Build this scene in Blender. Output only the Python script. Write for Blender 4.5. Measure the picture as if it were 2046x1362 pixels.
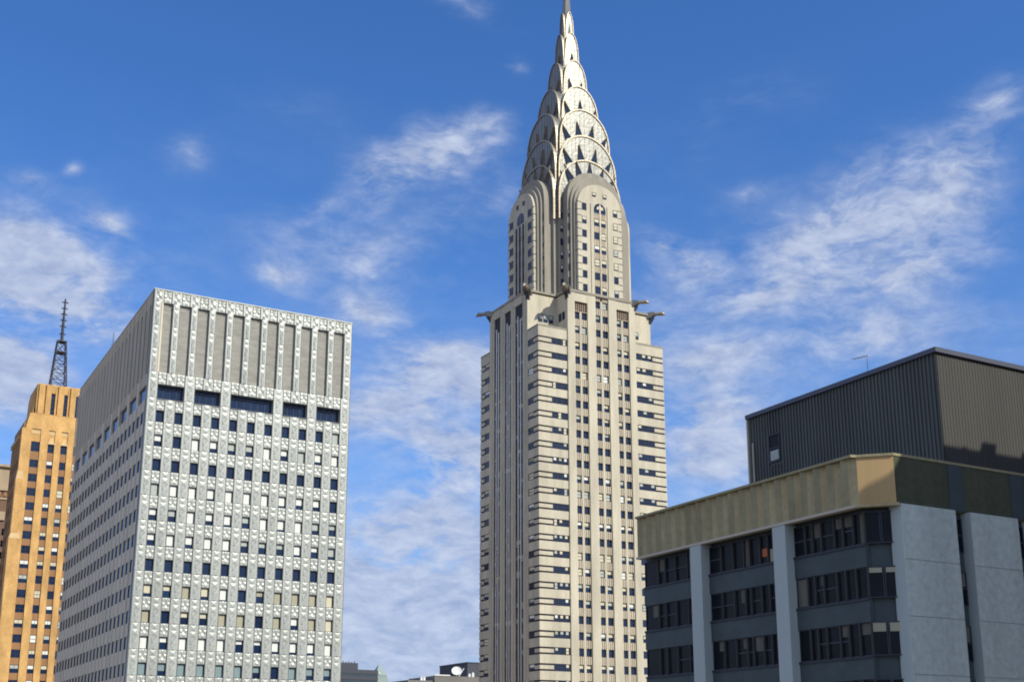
import bpy, bmesh, math, random
from mathutils import Vector
random.seed(7)
scene = bpy.context.scene
for o in list(bpy.data.objects): bpy.data.objects.remove(o)
R = math.radians
EZ = 100.0                       # eye height above the street; heights below are relative to the eye

# ---------------------------------------------------------------- camera
cam = bpy.data.cameras.new("camera"); co = bpy.data.objects.new("camera", cam)
scene.collection.objects.link(co); scene.camera = co
cam.sensor_width = 36; cam.lens = 2450/2046*36; cam.shift_y = 223/2046
cam.clip_end = 20000; cam.clip_start = 0.5
co.location = (0, 0, EZ)
th, hd = R(13.893), R(29.1)
F = Vector((math.sin(hd)*math.cos(th), math.cos(hd)*math.cos(th), math.sin(th)))
co.rotation_euler = F.to_track_quat('-Z', 'Y').to_euler()

# ---------------------------------------------------------------- light
SUN_EL, SUN_AZ = 40.0, 155.0     # azimuth measured clockwise from +Y
sv = Vector((math.sin(R(SUN_AZ))*math.cos(R(SUN_EL)), math.cos(R(SUN_AZ))*math.cos(R(SUN_EL)), math.sin(R(SUN_EL))))
sl = bpy.data.lights.new("sun", 'SUN'); so = bpy.data.objects.new("sun", sl); scene.collection.objects.link(so)
sl.energy = 3.7; sl.angle = R(0.5); sl.color = (1.0, 0.945, 0.80)
so.rotation_euler = sv.to_track_quat('Z', 'Y').to_euler(); so.location = (60, -60, 400)
scene.view_settings.view_transform = 'Standard'; scene.view_settings.look = 'None'
scene.view_settings.exposure = 0.25; scene.view_settings.gamma = 1

scene.cycles.pixel_filter_type = 'BLACKMAN_HARRIS'; scene.cycles.filter_width = 1.9

# ---------------------------------------------------------------- sky with clouds
w = bpy.data.worlds.new("World"); scene.world = w; w.use_nodes = True
nt = w.node_tree; N = nt.nodes; Lk = nt.links; N.clear()
def nd(t, **k):
    n = N.new(t)
    for a, b in k.items(): setattr(n, a, b)
    return n
def math_n(op, a, b=None, clamp=False):
    n = nd('ShaderNodeMath', operation=op, use_clamp=clamp)
    for i, v in enumerate((a, b)):
        if v is None: continue
        if isinstance(v, (int, float)): n.inputs[i].default_value = v
        else: Lk.new(v, n.inputs[i])
    return n.outputs[0]
sky = nd('ShaderNodeTexSky', sky_type='NISHITA', sun_disc=False)
sky.sun_elevation = R(SUN_EL); sky.sun_rotation = R(SUN_AZ); sky.air_density = 1.0; sky.dust_density = 0.3; sky.ozone_density = 3.0
hs = nd('ShaderNodeHueSaturation'); hs.inputs['Saturation'].default_value = 1.1; hs.inputs['Value'].default_value = 1.0
Lk.new(sky.outputs[0], hs.inputs['Color'])
tint = nd('ShaderNodeVectorMath', operation='MULTIPLY'); Lk.new(hs.outputs[0], tint.inputs[0]); tint.inputs[1].default_value = (.84, 1.26, 1.78)
tc = nd('ShaderNodeTexCoord'); D = tc.outputs['Generated']
# wind-drawn noise in direction space
def noise(vec, scale, detail=5, rough=.55, dist=0.0, out='Fac'):
    n = nd('ShaderNodeTexNoise'); n.inputs['Scale'].default_value = scale; n.inputs['Detail'].default_value = detail
    n.inputs['Roughness'].default_value = rough; n.inputs['Distortion'].default_value = dist
    Lk.new(vec, n.inputs['Vector']); return n.outputs[out]
wn = noise(D, 9, 4, .55, 0, 'Color')
sub = nd('ShaderNodeVectorMath', operation='SUBTRACT'); Lk.new(wn, sub.inputs[0]); sub.inputs[1].default_value = (.5, .5, .5)
scl = nd('ShaderNodeVectorMath', operation='SCALE'); Lk.new(sub.outputs[0], scl.inputs[0]); scl.inputs['Scale'].default_value = .04
wrp = nd('ShaderNodeVectorMath', operation='ADD'); Lk.new(D, wrp.inputs[0]); Lk.new(scl.outputs[0], wrp.inputs[1])
W = wrp.outputs[0]
def blob(az, el, a, b, rot, amt):
    """soft elliptical cloud bank at azimuth/elevation (degrees), half-sizes a,b degrees, long axis rolled by rot"""
    m = nd('ShaderNodeMapping', vector_type='TEXTURE')
    d = Vector((math.sin(R(az))*math.cos(R(el)), math.cos(R(az))*math.cos(R(el)), math.sin(R(el))))
    right = Vector((math.cos(R(az)), -math.sin(R(az)), 0)); up = right.cross(d)
    t1 = right*math.cos(R(rot)) + up*math.sin(R(rot)); t2 = -right*math.sin(R(rot)) + up*math.cos(R(rot))
    from mathutils import Matrix
    M = Matrix((t1, t2, t1.cross(t2))).transposed()
    m.inputs['Location'].default_value = d; m.inputs['Rotation'].default_value = M.to_euler()
    m.inputs['Scale'].default_value = (math.tan(R(a)), math.tan(R(b)), 1.0)
    Lk.new(W, m.inputs['Vector'])
    g = nd('ShaderNodeTexGradient', gradient_type='QUADRATIC_SPHERE'); Lk.new(m.outputs[0], g.inputs['Vector'])
    return math_n('MULTIPLY', g.outputs['Fac'], amt*1.7)
blobs = [ # az, el, a, b, rot, amount
 (25.2, 27.5, 5.2, 2.6, 28, 1.2), (22.5, 26.6, 3.5, 2.2, 20, .5), (27.6, 28.9, 2.6, 1.2, 5, .7), (29.3, 31.4, 1.2, 1.0, 20, .9), (26.8, 33.8, 5.0, 1.5, -20, .45),
 (9.74, 23.0, 1.7, 1.1, -15, 1.0), (17.5, 21.9, 2.2, 1.3, -5, .9), (5.9, 24.3, 2.0, .7, -8, .7), (7.7, 24.9, 1.0, .6, 35, .7),
 (6.5, 21.3, 5.0, 2.4, -20, 1.1), (5.6, 16.0, 3.8, 3.0, 0, 2.3), (8.5, 19.2, 6.0, 2.0, -18, 1.1), (13, 26.6, 2.2, 1.8, 40, .35), (19.6, 24.9, 2.2, .8, 30, .5),
 (22.0, 20.4, 3.0, 1.8, 0, .9), (26.0, 17.8, 4.8, 2.2, -8, 1.9), (26.4, 13.4, 4.5, 2.6, 5, 1.9), (22.5, 15.5, 4.0, 2.2, 0, 1.0), (24, 10.5, 7, 3.0, 0, 1.2), (24, 6.5, 14, 5.0, 0, 2.6),
 (45.5, 23.4, 5.5, 1.6, 12, .9), (50.5, 24.6, 4.0, 3.0, 35, .9), (52.6, 27.5, 3, 2.5, 50, .6), (48.5, 21, 6.0, 2.0, 10, .8), (42.0, 20.7, 5.0, 1.8, 8, .8), (37.0, 23.0, 3.6, 1.3, -18, .75),
 (22, 22.5, 8, 3.0, 0, .4), (43, 22.5, 11, 4.0, 10, .4), (8, 21, 8, 5, 0, .4), (47.5, 23, 9, 5.5, 18, .55), (38, 22, 6, 3, 0, .4), (6, 20, 7, 6, -10, .6), (40, 29, 9, 4, 15, .2), (28, 25.5, 8, 4, 20, .34), (20, 24, 7, 3, 10, .25), (34, 19, 9, 4, 0, .35), (47, 25.5, 7, 3, 25, .35), (24.5, 16, 7, 5, 0, .5), (18, 29, 10, 4, 5, .12), (38.8, 14.5, 5.0, 4.0, 0, 1.25), (46, 18.5, 7, 2.2, 5, .8), (39, 18, 6, 2.0, 0, .7), (40.5, 25.3, 2.6, 1.0, 10, .4)]
acc = None
for b_ in blobs:
    o_ = blob(*b_); acc = o_ if acc is None else math_n('ADD', acc, o_)
mp = nd('ShaderNodeMapping'); mp.inputs['Scale'].default_value = (1, 1, 2.4); mp.inputs['Rotation'].default_value = (R(10), R(-8), 0); Lk.new(W, mp.inputs['Vector'])
n1 = noise(mp.outputs[0], 9, 8, .58, .05)
n2 = noise(mp.outputs[0], 42, 6, .62, .1)
tex = math_n('ADD', math_n('MULTIPLY', n1, 2.1), math_n('MULTIPLY', n2, .9))
tex = math_n('SUBTRACT', tex, .95)
tex = math_n('MAXIMUM', tex, 0.0)
cov = math_n('MULTIPLY', acc, tex)
sep = nd('ShaderNodeSeparateXYZ'); Lk.new(D, sep.inputs[0])
# thin general veil, thicker low down
veil = nd('ShaderNodeMapRange'); veil.inputs['From Min'].default_value = .52; veil.inputs['From Max'].default_value = .05; veil.inputs['To Min'].default_value = .02; veil.inputs['To Max'].default_value = 1.3
Lk.new(sep.outputs['Z'], veil.inputs['Value'])
cov = math_n('ADD', cov, math_n('MULTIPLY', veil.outputs[0], math_n('MULTIPLY', n1, 1.1)))
# unseen broken cloud added overhead and behind the view to raise the ambient light
dt = nd('ShaderNodeVectorMath', operation='DOT_PRODUCT'); Lk.new(D, dt.inputs[0]); dt.inputs[1].default_value = (math.sin(R(29))*.94, math.cos(R(29))*.94, .34)
bk = nd('ShaderNodeMapRange', interpolation_type='SMOOTHSTEP'); bk.inputs['From Min'].default_value = .80; bk.inputs['From Max'].default_value = .45; Lk.new(dt.outputs['Value'], bk.inputs['Value'])
cov = math_n('ADD', cov, math_n('MULTIPLY', bk.outputs[0], math_n('MULTIPLY', n1, 1.7)))
ramp = nd('ShaderNodeMapRange', interpolation_type='SMOOTHSTEP'); ramp.inputs['From Min'].default_value = .05; ramp.inputs['From Max'].default_value = 1.2; ramp.inputs['To Max'].default_value = .93
Lk.new(cov, ramp.inputs['Value'])
shade = nd('ShaderNodeMapRange'); shade.inputs['From Min'].default_value = .3; shade.inputs['From Max'].default_value = .75; Lk.new(n2, shade.inputs['Value'])
cm = nd('ShaderNodeMix', data_type='RGBA'); Lk.new(shade.outputs[0], cm.inputs['Factor'])
cm.inputs['A'].default_value = (.36, .45, .68, 1); cm.inputs['B'].default_value = (.66, .73, .90, 1)
b1 = nd('ShaderNodeBackground'); b1.inputs['Strength'].default_value = .080; Lk.new(tint.outputs[0], b1.inputs['Color'])
b2 = nd('ShaderNodeBackground'); b2.inputs['Strength'].default_value = .8; Lk.new(cm.outputs['Result'], b2.inputs['Color'])
mx = nd('ShaderNodeMixShader'); Lk.new(ramp.outputs[0], mx.inputs[0]); Lk.new(b1.outputs[0], mx.inputs[1]); Lk.new(b2.outputs[0], mx.inputs[2])
wo = nd('ShaderNodeOutputWorld'); Lk.new(mx.outputs[0], wo.inputs['Surface'])

# ---------------------------------------------------------------- materials
MATS = {}
def mat(name, col, rough=.8, metal=0.0, var=.0, scale=.5, stretch=(1, 1, 1), spec=.5, bump=0.0, bscale=3.0, fine=0.0):
    m = bpy.data.materials.new(name); m.use_nodes = True; t = m.node_tree; b = t.nodes['Principled BSDF']
    b.inputs['Base Color'].default_value = (*col, 1); b.inputs['Roughness'].default_value = rough
    b.inputs['Metallic'].default_value = metal; b.inputs['Specular IOR Level'].default_value = spec
    c = t.nodes.new('ShaderNodeTexCoord')
    if var:
        mpn = t.nodes.new('ShaderNodeMapping'); mpn.inputs['Scale'].default_value = stretch; t.links.new(c.outputs['Object'], mpn.inputs['Vector'])
        n = t.nodes.new('ShaderNodeTexNoise'); n.inputs['Scale'].default_value = scale; n.inputs['Detail'].default_value = 6; n.inputs['Roughness'].default_value = .65
        t.links.new(mpn.outputs[0], n.inputs['Vector'])
        mr = t.nodes.new('ShaderNodeMapRange'); mr.inputs['From Min'].default_value = .3; mr.inputs['From Max'].default_value = .7
        mr.inputs['To Min'].default_value = 1-var; mr.inputs['To Max'].default_value = 1+var*.6
        t.links.new(n.outputs['Fac'], mr.inputs['Value']); last = mr.outputs[0]
        if fine:
            f = t.nodes.new('ShaderNodeTexNoise'); f.inputs['Scale'].default_value = 2.6; f.inputs['Detail'].default_value = 2; t.links.new(c.outputs['Object'], f.inputs['Vector'])
            fr = t.nodes.new('ShaderNodeMapRange'); fr.inputs['From Min'].default_value = .3; fr.inputs['From Max'].default_value = .7; fr.inputs['To Min'].default_value = 1-fine; fr.inputs['To Max'].default_value = 1+fine
            t.links.new(f.outputs['Fac'], fr.inputs['Value'])
            mm = t.nodes.new('ShaderNodeMath'); mm.operation = 'MULTIPLY'; t.links.new(last, mm.inputs[0]); t.links.new(fr.outputs[0], mm.inputs[1]); last = mm.outputs[0]
        v = t.nodes.new('ShaderNodeVectorMath'); v.operation = 'SCALE'; v.inputs[0].default_value = col
        t.links.new(last, v.inputs['Scale']); t.links.new(v.outputs[0], b.inputs['Base Color'])
    if bump:
        n = t.nodes.new('ShaderNodeTexNoise'); n.inputs['Scale'].default_value = bscale; n.inputs['Detail'].default_value = 4; t.links.new(c.outputs['Object'], n.inputs['Vector'])
        bn = t.nodes.new('ShaderNodeBump'); bn.inputs['Strength'].default_value = bump; bn.inputs['Distance'].default_value = .2
        t.links.new(n.outputs['Fac'], bn.inputs['Height']); t.links.new(bn.outputs[0], b.inputs['Normal'])
    MATS[name] = m; return m
V = (1, 1, .15)
mat('pale_brick', (.59, .54, .425), .85, 0, .24, .35, V, .3, fine=.06)
mat('rose_brick', (.42, .32, .23), .85, 0, .12, .6, V, .3)
mat('dark_brick', (.022, .024, .04), .7, 0, .2, 1)
mat('grey_brick', (.33, .305, .255), .8, 0, .2, .5, V, .3, fine=.06)
mat('steel', (.245, .245, .225), .38, .5, .22, .5, (1, 1, .3), .5, .25, 1.2)
mat('steel_bright', (.36, .31, .235), .42, .5, .12, 1.0, V, .5, .2, 2.0)
mat('glass', (.014, .032, .085), .12, 0, .35, .25, (1, 1, 1), .4)
mat('glass_dim', (.012, .016, .022), .25, 0, .4, .6, (1, 1, 1), .12)
mat('frame_dark', (.03, .035, .05), .6)
mat('frame_light', (.5, .48, .44), .6)
mat('blind_white', (.80, .82, .78), .8, 0, .05, 1)
mat('blind_cream', (.66, .62, .46), .8, 0, .08, 1)
mat('blind_khaki', (.42, .40, .29), .8, 0, .08, 1)
mat('blind_grey', (.46, .50, .47), .8, 0, .08, 1)
mat('blind_teal', (.22, .31, .33), .6, 0, .1, 1)
mat('mullion_metal', (.82, .78, .68), .35, .3)
mat('embossed_steel', (.455, .475, .44), .45, .25, .16, .4, V, .5, fine=.06)
mat('panel_joint', (.19, .195, .20), .7)
mat('louvre_grey', (.40, .39, .35), .7, 0, .25, .6, (1, 1, 3))
mat('south_steel', (.72, .635, .50), .6, .1, .15, .4, V)
mat('mech_dark', (.03, .035, .05), .6, 0, .2, .5)
mat('buff_brick', (.66, .40, .155), .88, 0, .30, .4, (1, 1, .5), .25, fine=.1)
mat('buff_trim', (.66, .47, .24), .85, 0, .15, .8)
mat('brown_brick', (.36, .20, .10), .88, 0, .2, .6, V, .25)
mat('red_brown_brick', (.20, .12, .085), .88, 0, .2, .4, V, .25, fine=.1)
mat('sandstone', (.42, .32, .21), .85, 0, .15, .4, V)
mat('mast_steel', (.06, .065, .09), .6, .3)
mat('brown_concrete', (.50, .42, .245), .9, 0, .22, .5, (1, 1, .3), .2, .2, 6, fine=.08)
mat('tan_concrete', (.55, .385, .19), .9, 0, .15, .6, V, .2)
mat('white_brick', (.63, .71, .65), .8, 0, .16, .3, V, .3, .15, 8, fine=.10)
mat('pier_white', (.47, .545, .535), .75, 0, .08, .4, V, .3)
mat('spandrel_blue', (.075, .10, .107), .5, 0, .2, .8, (1, 1, 1), .2)
mat('ribbed_metal', (.112, .125, .122), .55, .2, .2, .5, V, .3)
mat('ribbed_tan', (.070, .069, .064), .7, .0, .12, .4, V, .3)
mat('coping', (.09, .10, .14), .5, .3)
mat('olive_concrete', (.37, .335, .205), .9, 0, .22, .5, (1, 1, .3), .2, .2, 6, fine=.08)  # painted shading of the fascia flutes; also the roof coping
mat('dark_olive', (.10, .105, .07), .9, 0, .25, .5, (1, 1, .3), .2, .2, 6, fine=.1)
mat('soffit', (.55, .50, .40), .8)
mat('roofing', (.12, .115, .11), .95, 0, .2, .4)
mat('curtain', (.16, .155, .13), .9, 0, .35, 1.5, (1, 1, .2))
mat('orange_cloth', (.50, .15, .06), .9)
mat('white_paint', (.8, .8, .78), .5)
mat('far_glass', (.05, .075, .10), .3, 0, .2, .1)
mat('far_dark', (.06, .065, .085), .7)
mat('copper_green', (.26, .33, .32), .7)
mat('far_stone', (.20, .19, .18), .9, 0, .15, .2)
mat('asphalt', (.11, .09, .07), .95, 0, .25, .02)

# ---------------------------------------------------------------- mesh helpers
class MB:
    def __init__(s, F=None): s.v = []; s.f = []; s.m = []; s.ms = []; s.F = F or (lambda a, d, z: (a, d, z))
    def mi(s, m):
        if m not in s.ms: s.ms.append(m)
        return s.ms.index(m)
    def poly(s, pts, m, raw=False):
        i = len(s.v); s.v += [p if raw else s.F(*p) for p in pts]; s.f.append(tuple(range(i, i+len(pts)))); s.m.append(s.mi(m))
    def faces(s, pts, fs, m, raw=False):
        i = len(s.v); s.v += [p if raw else s.F(*p) for p in pts]; k = s.mi(m)
        for f in fs: s.f.append(tuple(i+q for q in f)); s.m.append(k)
    def box(s, a0, a1, d0, d1, z0, z1, m):
        p = [(a, d, z) for z in (z0, z1) for a, d in ((a0, d0), (a1, d0), (a1, d1), (a0, d1))]
        s.faces(p, [(3, 2, 1, 0), (4, 5, 6, 7), (0, 1, 5, 4), (1, 2, 6, 5), (2, 3, 7, 6), (3, 0, 4, 7)], m)
    def frustum(s, r0, r1, m):      # r = (x0,x1,y0,y1,z)
        p = []
        for x0, x1, y0, y1, z in (r0, r1): p += [(x0, y0, z), (x1, y0, z), (x1, y1, z), (x0, y1, z)]
        s.faces(p, [(3, 2, 1, 0), (4, 5, 6, 7), (0, 1, 5, 4), (1, 2, 6, 5), (2, 3, 7, 6), (3, 0, 4, 7)], m)
    def extrude(s, prof, d0, d1, m):  # closed profile [(a,z)] extruded along d
        n = len(prof); p = [(a, d0, z) for a, z in prof] + [(a, d1, z) for a, z in prof]
        s.faces(p, [tuple(range(n))[::-1], tuple(range(n, 2*n))] + [(i, (i+1) % n, n+(i+1) % n, n+i) for i in range(n)], m)
    def tube(s, p0, p1, r0, r1, m, n=8):
        p0, p1 = Vector(p0), Vector(p1); ax = (p1-p0).normalized(); t = ax.orthogonal().normalized(); u = ax.cross(t); pts = []
        for p, r in ((p0, r0), (p1, r1)):
            for i in range(n):
                c = 2*math.pi*i/n; pts.append(tuple(p+(t*math.cos(c)+u*math.sin(c))*r))
        s.faces(pts, [(i, (i+1) % n, n+(i+1) % n, n+i) for i in range(n)] + [tuple(range(n))[::-1], tuple(range(n, 2*n))], m)
    def build(s, name, parent=None, kind=None, smooth=False, label=None):
        me = bpy.data.meshes.new(name)
        off = Vector(parent['base']) if parent is not None and 'base' in parent else Vector((0, 0, 0))
        me.from_pydata([(x-off.x, y-off.y, z+EZ-off.z) for x, y, z in s.v], [], s.f)
        for m in s.ms: me.materials.append(MATS[m])
        me.polygons.foreach_set('material_index', s.m)
        bm = bmesh.new(); bm.from_mesh(me); bmesh.ops.recalc_face_normals(bm, faces=bm.faces); bm.to_mesh(me); bm.free()
        if smooth: me.polygons.foreach_set('use_smooth', [True]*len(me.polygons))
        o = bpy.data.objects.new(name, me); scene.collection.objects.link(o)
        if parent is not None:
            o.parent = parent; o['base'] = list(off)
        if kind: o['kind'] = kind
        if label: o['label'] = label
        return o
def thing(name, label, cat, x, y, z=-EZ, group=None):
    o = bpy.data.objects.new(name, None); scene.collection.objects.link(o); o.location = (x, y, z+EZ)
    o['base'] = [x, y, z+EZ]; o['label'] = label; o['category'] = cat; o.empty_display_size = 1
    if group: o['group'] = group
    return o
def FY(y0, x0=0): return lambda a, d, z: (x0+a, y0+d, z)      # face looking to -Y; a along +X, d inward
def FX(x0, y0=0): return lambda a, d, z: (x0+d, y0+a, z)      # face looking to -X; a along +Y, d inward

def window(mb, a0, a1, z0, z1, d=.3, fr=.09, glass='glass', frame='frame_dark', mid=True, bars=0):
    mb.poly([(a0, d+.06, z0), (a1, d+.06, z0), (a1, d+.06, z1), (a0, d+.06, z1)], glass)
    mb.box(a0, a0+fr, d, d+.05, z0, z1, frame); mb.box(a1-fr, a1, d, d+.05, z0, z1, frame)
    mb.box(a0+fr, a1-fr, d, d+.05, z0, z0+fr, frame); mb.box(a0+fr, a1-fr, d, d+.05, z1-fr, z1, frame)
    if mid: mb.box(a0+fr, a1-fr, d+.005, d+.045, (z0+z1)/2-.04, (z0+z1)/2+.04, frame)
    for k in range(bars):
        c = a0+(a1-a0)*(k+1)/(bars+1); mb.box(c-.03, c+.03, d+.01, d+.045, z0+fr, z1-fr, frame)
def blind(mb, a0, a1, z0, z1, frac, m, d=.3, fr=.09):
    zb = z1-fr-(z1-z0-2*fr)*frac
    mb.box(a0+fr+.01, a1-fr-.01, d+.046, d+.056, zb, z1-fr-.005, m)
class Windows:
    """the first `limit` windows become parts of their own (blind as sub-part); the rest one 'windows' part"""
    def __init__(s, parent, limit=100): s.p = parent; s.n = 0; s.limit = limit; s.rest = MB()
    def add(s, F, a0, a1, z0, z1, bl=None, own=True, **k):
        d = k.get('d', .3); fr = k.get('fr', .09)
        if own and s.n < s.limit:
            s.n += 1; mb = MB(F); window(mb, a0, a1, z0, z1, **k); o = mb.build('window', s.p)
            if bl: mb = MB(F); blind(mb, a0, a1, z0, z1, *bl, d=d, fr=fr); mb.build('blind', o)
        else:
            s.rest.F = F; window(s.rest, a0, a1, z0, z1, **k)
            if bl: blind(s.rest, a0, a1, z0, z1, *bl, d=d, fr=fr)
    def done(s):
        if s.rest.v: s.rest.build('windows', s.p, kind='stuff')
def facade(mb, cols, rows, a0, a1, z0, z1, m, depth=.45, sp=None, lip=.0):
    """wall skin with openings at every col x row: full-height piers and spandrels between them"""
    edges = [a0] + [e for c in cols for e in c] + [a1]
    for i in range(0, len(edges), 2):
        if edges[i+1]-edges[i] > .01: mb.box(edges[i], edges[i+1], 0, depth, z0, z1, m)
    for c0, c1 in cols:
        zz = [z0] + [e for r in sorted(rows) for e in r] + [z1]
        for i in range(0, len(zz), 2):
            if zz[i+1]-zz[i] > .01: mb.box(c0, c1, lip+.02, depth, zz[i], zz[i+1], sp or m)

# ---------------------------------------------------------------- ground
g = MB(); g.poly([(-6000, -3000, -EZ), (8000, -3000, -EZ), (8000, 12000, -EZ), (-6000, 12000, -EZ)], 'asphalt')
o = g.build('ground'); o['kind'] = 'structure'

# ================================================================ 1. art deco skyscraper
X0, Y0 = 140.73, 240.0; CX, CY = 159.0, 254.7
sky_t = thing('art_deco_skyscraper', 'tall pale brick skyscraper with stepped steel sunburst crown, needle spire and eagle gargoyles', 'skyscraper', CX, CY)
FL = 3.693; ZB = 97.88; NB = 26
LF, LR = 29.44, 36.64           # left / right face lengths
tw = MB()
# body core (kept behind the skins)
tw.box(X0+.5, X0+LR-.5, Y0+.5, Y0+LF-.5, -EZ, 99.6, 'dark_brick')
# right face skin (looks to -Y)
tw.F = FY(Y0, X0)
pairs = [(10.23, 11.81), (12.38, 13.97), (16.30, 17.92), (18.51, 20.13), (22.51, 24.03), (24.62, 26.25)]
rows = [(ZB-FL*k-1.85, ZB-FL*k) for k in range(NB)]
zlow = rows[-1][0]-1.8
tw.box(.0, LR, 0, .5, -EZ, zlow, 'pale_brick')
Zt = 110.6                       # top of the bays under the eagles
cenrows = rows + [(100.2, 102.05), (104.0, 105.85), (107.65, 109.5)]
siderows = rows + [(100.2, 102.05), (103.9, 105.75)]
# piers of the central bay: three groups, thick piers between
for a0, a1 in ((8.2, 10.23), (13.97, 16.3), (20.13, 22.51), (26.25, 28.1)):
    tw.box(a0, a1, -.35, .5, zlow, Zt, 'pale_brick')
for a0, a1 in ((11.81, 12.38), (17.92, 18.51), (24.03, 24.62)):
    tw.box(a0, a1, -.05, .5, zlow, 109.6 if a0 == 17.92 else 105.8, 'pale_brick')
for i, (a0, a1) in enumerate(pairs):       # ribbed spandrels, one part per window column
    st = MB(FY(Y0, X0)); rr = sorted(cenrows if i in (2, 3) else siderows); zz = [zlow] + [e for r in rr for e in r] + [Zt if i in (2, 3) else 106.0]
    for j in range(0, len(zz), 2):
        if zz[j+1]-zz[j] < .2: continue
        st.box(a0, a1, .12, .47, zz[j], zz[j+1], 'rose_brick')
        n = 3
        for k in range(n):
            c = a0+(a1-a0)*(k+.5)/n; st.box(c-.13, c+.13, -.02, .12, zz[j], zz[j+1]-.05, 'pale_brick')
    st.box(a0, a1, .46, .52, zz[0], zz[-1], 'rose_brick'); st.build('ribbed_spandrel', sky_t)
# dark toothed caps over the side window pairs
for p0, p1 in ((10.23, 13.97), (22.51, 26.25)):
    cap = MB(FY(Y0, X0))
    cap.poly([(p0, .35, 106.0), (p1, .35, 106.0), (p1-.35, .35, 108.3), (p0, .35, 108.3)], 'dark_brick')
    for k in range(6):
        c = p0+.3+k*(p1-p0-.9)/5; cap.box(c-.1, c+.1, .1, .33, 106.05, 107.9, 'rose_brick')
    tw.box(p0, p1, -.3, .5, 108.3, Zt, 'pale_brick'); cap.build('window_cap', sky_t)
# corner strips with ribbon windows: right face left+right, left face near+far
RB = 1.70
def strip(F, a0, a1, cor0, cor1):
    """spandrel bands of a corner strip; [cor0,cor1] is the solid brick corner block between dark stripes"""
    tw.F = F
    zz = [zlow] + [e for k in range(NB-1, -1, -1) for e in (ZB-FL*k-RB, ZB-FL*k)] + [100.33]
    for j in range(0, len(zz), 2): tw.box(a0, a1, 0, .5, zz[j], zz[j+1], 'pale_brick')
    for k in range(NB):
        z1 = ZB-FL*k; z0 = z1-RB
        tw.box(cor0, cor1, .0, .5, z0+.42, z1-.42, 'pale_brick')
strip(FY(Y0, X0), .5, 8.2, .5, 3.72)
strip(FY(Y0, X0), 28.1, LR-.5, 33.4, LR-.5)
strip(FX(X0, Y0), 0, 4.95, 0, 2.3)
strip(FX(X0, Y0), 24.4, LF, 27.2, LF)
# right end fill of right face so corners close
tw.F = FY(Y0, X0); 
for k in range(NB):
    z1 = ZB-FL*k; tw.box(LR-.5, LR, 0, .5, z1-RB+.42, z1-.42, 'pale_brick')
    tw.box(LR-.5, LR, 0, .5, z1, z1+FL-RB if k else 100.33, 'pale_brick')
tw.box(LR-.5, LR, .5, LF-.5, zlow, 100.3, 'pale_brick'); tw.box(.5, LR-.5, LF-.5, LF, zlow, 100.3, 'pale_brick')
tw.box(LR-.5, LR, 0, .5, zlow-.1, ZB-FL*(NB-1)-RB, 'pale_brick')
# dark stripes: backing sheets 0.2 m inside the skin
ds = MB(FY(Y0, X0)); ds.poly([(.06, .2, zlow), (8.2, .2, zlow), (8.2, .2, 99), (.06, .2, 99)], 'dark_brick')
ds.poly([(28.1, .2, zlow), (LR-.06, .2, zlow), (LR-.06, .2, 99), (28.1, .2, 99)], 'dark_brick')
ds.F = FX(X0, Y0); ds.poly([(.06, .2, zlow), (4.95, .2, zlow), (4.95, .2, 99), (.06, .2, 99)], 'dark_brick')
ds.poly([(24.4, .2, zlow), (LF, .2, zlow), (LF, .2, 99), (24.4, .2, 99)], 'dark_brick')
ds.build('dark_brick_stripes', sky_t)
# strip roofs (setback terraces)
tw.F = lambda a, d, z: (a, d, z)
for xa, xb, ya, yb in ((X0, X0+8.2, Y0, Y0+4.95), (X0+28.1, X0+LR, Y0, Y0+4.95), (X0, X0+8.2, Y0+24.4, Y0+LF), (X0+28.1, X0+LR, Y0+24.4, Y0+LF)):
    tw.box(xa+.3, xb, ya+.3, yb, 99.7, 100.0, 'grey_brick')
# left face centre
Lb = [(7.35, 11.1), (13.3, 16.4), (18.8, 22.0)]
ztl = [108.4, 108.4, 108.4]
tw.F = FX(X0, Y0)
for a0, a1 in ((4.95, 7.35), (11.1, 13.3), (16.4, 18.8), (22.0, 24.4)):
    tw.box(a0, a1, -.1, .5, -EZ, Zt, 'pale_brick')
    tw.box(a0+(a1-a0)*.36, a0+(a1-a0)*.64, -.25, -.1, -EZ, Zt-1.5, 'pale_brick')
for a0, a1 in Lb: tw.box(a0, a1, -.2, .5, 108.4, Zt, 'pale_brick')
for i, (a0, a1) in enumerate(Lb):
    bay = MB(FX(X0, Y0)); bay.poly([(a0, .18, zlow), (a1, .18, zlow), (a1, .18, 108.4), (a0, .18, 108.4)], 'dark_brick')
    wbay = (a1-a0)
    for k in range(-2, NB):
        z1 = ZB-FL*k-.2
        if z1 > 107: continue
        for q in (0, 1, 2):
            c0 = a0+wbay*q/3; window(bay, c0+.06, c0+wbay/3-.06, z1-2.3, z1, d=.1, fr=.06, mid=True)
            if random.random() < .4: blind(bay, c0+.06, c0+wbay/3-.06, z1-2.3, z1, random.choice((.3, .5, .5, .7)), random.choice(('blind_teal', 'blind_khaki')), d=.1)
    for q in (1, 2):
        c = a0+wbay*q/3; bay.box(c-.16, c+.16, -.03, .3, zlow, 105.6-(q == 1)*1.0, 'mullion_metal')
    bay.build('window_bay', sky_t)
# upper block: cross plan under the eagle ledge
tw.F = lambda a, d, z: (a, d, z)
tw.box(X0+.5, X0+LR-.1, Y0+4.95, Y0+24.4, 99.9, Zt-.35, 'pale_brick')
tw.box(X0+8.2, X0+28.1, Y0+.5, Y0+LF, 99.9, Zt-.35, 'pale_brick')
tw.build('tower_wall', sky_t)
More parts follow.
